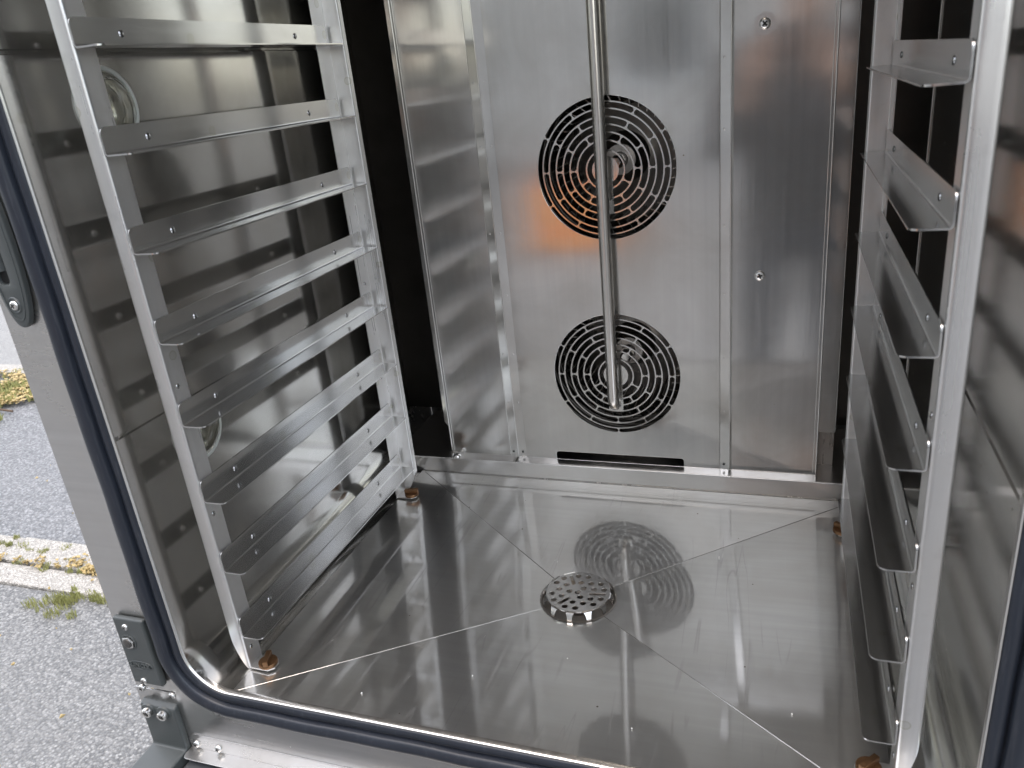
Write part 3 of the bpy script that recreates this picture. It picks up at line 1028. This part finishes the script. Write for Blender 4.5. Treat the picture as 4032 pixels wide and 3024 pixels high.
fm.transform(frame_xz(YF - .0077) @ Matrix.Translation((-0.1000, -0.0185, 0)) @ Matrix.Diagonal((1.15, 1, 1, 1)))
link("embossed_lettering", fm, cov, M_PLASTIC)

# latch keeper: oval cover with a slot and hook
def oval(cx, cz, a, b, n=48, p=2.3):
    r_ = []
    for k in range(n):
        t = 2 * PI * k / n
        c, s = math.cos(t), math.sin(t)
        r_.append((cx + a * math.copysign(abs(c) ** (2 / p), c), cz + b * math.copysign(abs(s) ** (2 / p), s)))
    return r_
LZ = 0.420
lat = plate("door_latch", [oval(-0.1005, LZ, 0.0178, 0.0715), rrect(-0.1125, -0.0990, LZ - 0.033, LZ + 0.033, 0.004)], 0.0060, frame_xz(YF - .0030), M_PLASTIC, oven, 0.0018, 30)
plate("latch_lip", [oval(-0.1005, LZ, 0.0145, 0.0655), oval(-0.1005, LZ, 0.0135, 0.0640)], 0.0008, frame_xz(YF - .0062), M_PLASTIC, lat, 0.0002)
box("latch_recess", -0.1130, -0.0985, YF - .0012, YF - .0004, LZ - .034, LZ + .034, M_BLACK, lat)  # black slab painted as the slot's inner shade
prism("latch_hook", strip_profile(fold([(-0.1120, YF - .001), (-0.1085, YF - .008), (-0.1050, YF - .001)], .0015), .0016), lambda u, v, a: (u, v, a), LZ - .022, LZ + .02, M_PLASTIC, lat)
screw((-0.1015, YF - .0062, 0.3690), (0, -1, 0), 0.0044, lat, 0.6)
lathe("screw_seat", [(0.0046, 0.0), (0.0066, 0.0008), (0.0074, 0.0)], look_frame((-0.1015, YF - .0062, 0.3690), (0, -1, 0)), M_PLASTIC, lat, 28)

# support bracket: upright pad with two socket bolts, arm running forward
br_out = fold([(YF - .0004, -0.0705), (YF - .0080, -0.0740), (YF - .0085, -0.1285), (-0.1700, -0.1300), (-0.1700, -0.1460), (YF - .0004, -0.1460)], 0.003, 4)
bk = prism("support_bracket", br_out, lambda u, v, a: (a, u, v), -0.1215, -0.0755, M_PLASTIC, oven, 1, 30)
bv = bk.modifiers.new("bevel", 'BEVEL'); bv.width = 0.0022; bv.segments = 3; bv.limit_method = 'ANGLE'; bv.angle_limit = R(50)
for bx_ in (-0.1105, -0.0900):
    f = look_frame((bx_, YF - .0050, -0.0800), (0.05, -1, -0.12))
    bo = lathe("socket_bolt", [(0.0058, -0.004), (0.0058, 0.0082), (0.0050, 0.0092), (0.0032, 0.0092), (0.0030, 0.0060), (0, 0.0060)], f, M_BRIGHT, bk, 24)
    lathe("hex_socket", [(0.0030, 0.0062), (0, 0.0062)], f, M_BLACK, bo, 6)  # black face for the shade down in the socket
    lathe("bolt_pocket", [(0.0062, 0.0046), (0.0088, 0.0040), (0.0092, 0.0020)], f, M_PLASTIC, bk, 24)
screw((-0.1180, YF - .0014, -0.0575), (0, -1, 0), 0.0040, apron, 0.4)
screw((-0.0790, YF - .0014, -0.0605), (0, -1, 0), 0.0040, apron, 0.9)

# drip gutter lip and tray under the apron
lip = plate("drip_lip", [rrect(-0.0745, 0.70, -0.0520, YF - .0020, [0.006, 0.0, 0.0, 0.0])], 0.0012, frame_xy(-0.1300), M_FACE, oven, 0.0003)
plate("drip_lip_tab", [rrect(-0.0740, 0.70, -0.1295, -0.1100, [0, 0, 0, 0.010])], 0.0010, frame_xz(YF - .0018), M_FACE, lip, 0.0003)
for sx in (-0.0655, -0.0370, 0.30, 0.60):
    screw((sx, YF - .0026, -0.1235), (0, -1, 0), 0.0042, lip, 0.5)
box("drip_tray", -0.0740, 0.70, -0.1500, YF - .0030, -0.2100, -0.1390, M_TRAY, oven, 0.004, 3)

# ------------------------------------------------------------------ tray racks
PITCH = 0.08
def slide_mesh():
    """one tray runner: L-folded strip, front and rear corners rounded."""
    w, h, t = 0.0247, 0.0225, 0.0013
    y0, y1 = 0.0, 0.3690
    prof = fold([(0.0006, h), (0.0006, 0.0), (w, 0.0)], 0.0032, 5)
    n = len(prof)
    ys = [y0, y0 + .0006, y0 + .0018, y0 + .0035, y0 + .006, 0.1, 0.2, 0.3, y1 - .004, y1 - .0015, y1 - .0004, y1]
    vs, fs = [], []
    for y in ys:
        e0, e1 = y - y0, y1 - y
        cut = 0.0
        if e0 < .006: cut = .006 - math.sqrt(max(0, .006 ** 2 - (.006 - e0) ** 2))
        if e1 < .004: cut = max(cut, .004 - math.sqrt(max(0, .004 ** 2 - (.004 - e1) ** 2)))
        for k, (px, pz) in enumerate(prof):
            if k == 0: pz -= cut
            if k == n - 1: px -= cut
            vs.append((px, y, pz))
    for j in range(len(ys) - 1):
        for k in range(n - 1):
            fs.append((j * n + k, j * n + k + 1, (j + 1) * n + k + 1, (j + 1) * n + k))
    return vs, fs, t

def solid(name, vs, fs, t, mat, parent, offset=0.0, angle=30):
    bm = bmesh.new()
    bv_ = [bm.verts.new(v) for v in vs]
    for f in fs:
        bm.faces.new([bv_[i] for i in f])
    bmesh.ops.recalc_face_normals(bm, faces=bm.faces)
    bmesh.ops.solidify(bm, geom=list(bm.faces), thickness=t)
    return bm_obj(name, bm, mat, parent, angle)

def knob(at, rot, parent):
    f = Matrix.Translation(at) @ Matrix.Rotation(rot, 4, 'Z')
    r = 0.0100
    prof = [(0, 0), (r * .96, 0), (r, 0.0006), (r, 0.0034), (r * .95, 0.0041), (0, 0.0041)]
    k = lathe("knob", prof, f, M_BRONZE, parent, 30, 40)
    bm = bmesh.new()
    add_box(bm, -r * .98, r * .98, -0.0027, 0.0027, 0.0040, 0.0098, 0.0006)
    bm.transform(f)
    bm_obj("grip_bar", bm, M_BRONZE, k)
    return k

def rack(mirror, label, zoff=0.0):
    m = -1 if mirror else 1
    bx = 2 * XC if mirror else 0.0
    def P(x, y, z): return (bx + m * x, y, z)
    root = empty("tray_rack", (bx, 0.18, -0.0420))
    tag(root, label, "tray rack", "wire-free tray racks hung on both sides of the oven")
    ztop = 0.765
    # front post: web facing the trays, flange and return lip facing the door
    pf = fold([(-0.0006, 0.0205), (-0.0006, 0.0), (-0.0152, 0.0), (-0.0152, 0.005)], 0.0022, 4)
    dense = []
    for a, b in zip(pf, pf[1:]):
        L = math.dist(a, b)
        q = max(1, int(L / 0.002))
        for k in range(q):
            dense.append((a[0] + (b[0] - a[0]) * k / q, a[1] + (b[1] - a[1]) * k / q))
    dense.append(pf[-1])
    def deform(p, k, n):
        if k == 0:
            u = min(1.0, max(0.0, abs(p[0] - bx) - 0.0012) / 0.0142)
            return (p[0], p[1], 0.0045 - 0.0455 * (1 - u ** 1.6) ** 0.75)
        return p
    prism("front_post", strip_profile(dense, 0.0012), lambda u, v, a: P(u, v, a), 0.0, ztop, M_POST, root, 2, 40, deform)
    # rear post: web, tray stop flange, return lip
    pr = fold([(-0.0006, 0.3480), (-0.0006, 0.3750), (0.0192, 0.3750), (0.0192, 0.3830)], 0.0015, 4)
    dr = []
    for a, b in zip(pr, pr[1:]):
        L = math.dist(a, b)
        q = max(1, int(L / 0.003))
        for k in range(q):
            dr.append((a[0] + (b[0] - a[0]) * k / q, a[1] + (b[1] - a[1]) * k / q))
    dr.append(pr[-1])
    def deform2(p, k, n):
        if k == 0:
            u = min(1.0, max(0.0, abs(p[0] - bx) - 0.0012) / 0.0185)
            return (p[0], p[1], -0.040 + 0.028 * u ** 2.2)
        return p
    prism("rear_post", strip_profile(dr, 0.0012), lambda u, v, a: P(u, v, a), 0.0, ztop, M_POST, root, 2, 40, deform2)
    # top and mid ties
    for zt in (0.755,):
        box("tie_bar", *sorted((bx - m * .0024, bx - m * .0013)), 0.0215, 0.3475, zt - .02, zt, M_RACK, root)
    # runners
    vs, fs, t = slide_mesh()
    first = solid("slide", [P(*v) for v in vs], fs, t, M_RACK, root)
    rv = [dome("rivet", P(0.0013, yy, 0.0108), (m, 0, 0), 0.0033, 0.0019, M_RIVET, first, 14) for yy in (0.050, 0.303)]
    rv += [dome("rivet", P(-0.0008, yy, 0.0108), (-m, 0, 0), 0.0032, 0.0020, M_BRIGHT, first, 12) for yy in (0.050, 0.303)]
    for k in range(1, 9):
        s = first.copy()
        col.objects.link(s)
        s.location = (0, 0, PITCH * k)
        s.parent = root
        s.matrix_parent_inverse = first.matrix_parent_inverse.copy()
        for q in rv:
            c = q.copy()
            col.objects.link(c)
            c.parent = s
            c.matrix_parent_inverse = q.matrix_parent_inverse.copy()
    # rivets in the posts
    for yy, zz in ((0.0085, 0.2774), (0.0085, 0.1434), (0.0090, -0.0186), (0.362, 0.2751), (0.362, 0.143), (0.0085, 0.5)):
        dome("rivet", P(0.0002, yy, zz), (m, 0, 0), 0.0026, 0.0010, M_RIVET, root, 12)
    # feet
    for y0, kx, ky, kr in ((-0.0005, 0.0170, 0.0085, R(49) if mirror else R(112)), (0.3500, 0.0190, 0.3585, R(140) if mirror else R(16))):
        y1 = y0 + 0.0185
        pts = [(-0.0005, y0), (0.0215, y0), (0.0272, y0 + .005), (0.0272, y1 - .006), (0.0225, y1), (-0.0005, y1)]
        pts = [(bx + m * a, b) for a, b in pts]
        if mirror: pts = pts[::-1]
        ft = plate("foot_plate", [pts], 0.0014, frame_xy(-0.0391), M_POST, root, 0.0003)
        knob(P(kx, ky, -0.0383), kr, ft)
        lathe("foot_stud", [(0.0055, 0.0), (0.0055, 0.006), (0, 0.006)], Matrix.Translation(P(kx, ky, -0.0500)), M_BRIGHT, ft, 14)
    return root
rack(False, "left stainless tray rack in front of the two round oven lamps")
rack(True, "right stainless tray rack seen edge-on, nearest the right picture edge")

# ------------------------------------------------------------------ drain strainer, a loose pressed disc
HOLES = [(-21.8, 20.9), (-6.6, 28.3), (5.3, 28.3), (-28.3, 11.9), (-15.9, 9.9), (-0.3, 16.7), (11.3, 17.0), (22.7, 18.1), (-22.4, 0.5), (-10.0, -0.9), (5.1, 6.8), (17.0, 7.0), (28.4, 8.4), (-28.6, -8.5), (-16.5, -10.6), (-0.1, -1.1), (4.6, -9.1), (-23.2, -19.2), (-1.6, -18.9), (16.7, -9.9), (28.0, -8.2), (10.3, -19.1), (22.0, -18.7), (-8.3, -28.0), (3.8, -28.5)]
SX, SY, SZ = 0.3056, 0.1938, -0.0440
st = empty("drain_strainer", (SX, SY, ZD))
tag(st, "round perforated steel strainer with bent teeth over the floor drain", "strainer")
def slot_loop(ax, ay, bx_, by, hw):
    a, b = Vector((ax, ay)), Vector((bx_, by))
    d = (b - a).normalized()
    n = Vector((-d.y, d.x))
    return [tuple(p) for p in (a - n * hw, b - n * hw, b + n * hw, a + n * hw)]
outer = []
for k in range(12):
    c0 = 90 + 30 * k
    for da in range(-15, 15, 3):
        outer.append((0.0365 * math.cos(R(c0 + da)), 0.0365 * math.sin(R(c0 + da))))
loops = [outer] + [circle(hx / 1000, hy / 1000, 0.0034, 16) for hx, hy in HOLES]
loops += [slot_loop(-.0154, .0272, -.0075, .0120, .0021), slot_loop(.0135, -.0022, .0314, .0008, .0019), slot_loop(-.0163, -.0250, -.0065, -.0120, .0021)]
disc = plate("strainer_disc", loops, 0.0012, Matrix.Translation((SX, SY, SZ)), M_STRAIN, st, 0.00025)
for k in range(12):
    c0 = R(90 + 30 * k)
    pts = []
    # tooth: bends over the rim and points down, narrowing to a round tip
    f = Matrix.Translation((SX, SY, SZ)) @ Matrix.Rotation(c0, 4, 'Z')
    path = [(0.0358, 0.0002, .0066), (0.0376, -0.0004, .0046), (0.0388, -0.0018, .0035), (0.0397, -0.0045, .0029), (0.0404, -0.0075, .0026), (0.0408, -0.0092, .0019), (0.0410, -0.0099, .0008)]
    vs, fs = [], []
    for (rr, zz, hw) in path:
        for s in (-1, 1):
            vs.append(f @ Vector((rr, s * hw, zz)))
    for i in range(len(path) - 1):
        fs.append((2 * i, 2 * i + 1, 2 * i + 3, 2 * i + 2))
    solid("tooth", vs, fs, 0.0011, M_STRAIN, disc)
for (ax, ay, bx_, by) in ((-.0154, .0272, -.0075, .0120), (.0314, .0008, .0135, -.0022), (-.0163, -.0250, -.0065, -.0120)):
    a, b = Vector((ax, ay, 0)), Vector((bx_, by, 0))
    d = (b - a).normalized()
    n = Vector((-d.y, d.x, 0))
    o_ = Vector((SX, SY, SZ))
    vs = []
    for (t_, zz) in ((0.0, 0.0002), (0.0009, -0.0022), (0.0012, -0.0140)):
        for s in (-1, 1):
            vs.append(o_ + b + d * t_ * 0 + n * s * .0019 + Vector((0, 0, zz)) - d * t_)
    solid("spring_tab", vs, [(0, 1, 3, 2), (2, 3, 5, 4)], 0.0008, M_STRAIN, disc)

# a few white crumbs lying on the floor pan
CRUMBS = [(0.2338, 0.044), (0.1342, -0.004), (0.3200, 0.09), (0.40, 0.012), (0.535, 0.06)]
bm = bmesh.new()
for (cx, cyy) in CRUMBS:
    r = bmesh.ops.create_icosphere(bm, subdivisions=1, radius=0.0009 * random.uniform(.6, 1.1))
    f = 0.9
    ex = min(cx / DX, (0.61 - cx) / (0.61 - DX), (cyy - YF) / (DY - YF), (0.437 - cyy) / (0.437 - DY))
    for v in r['verts']:
        v.co += Vector((cx, cyy, ZF + (ZD - ZF) * max(0, ex) + 0.0008))
tag(bm_obj("crumbs", bm, simple("white_crumb", (0.8, 0.79, 0.76), 0.7)), kind="stuff")
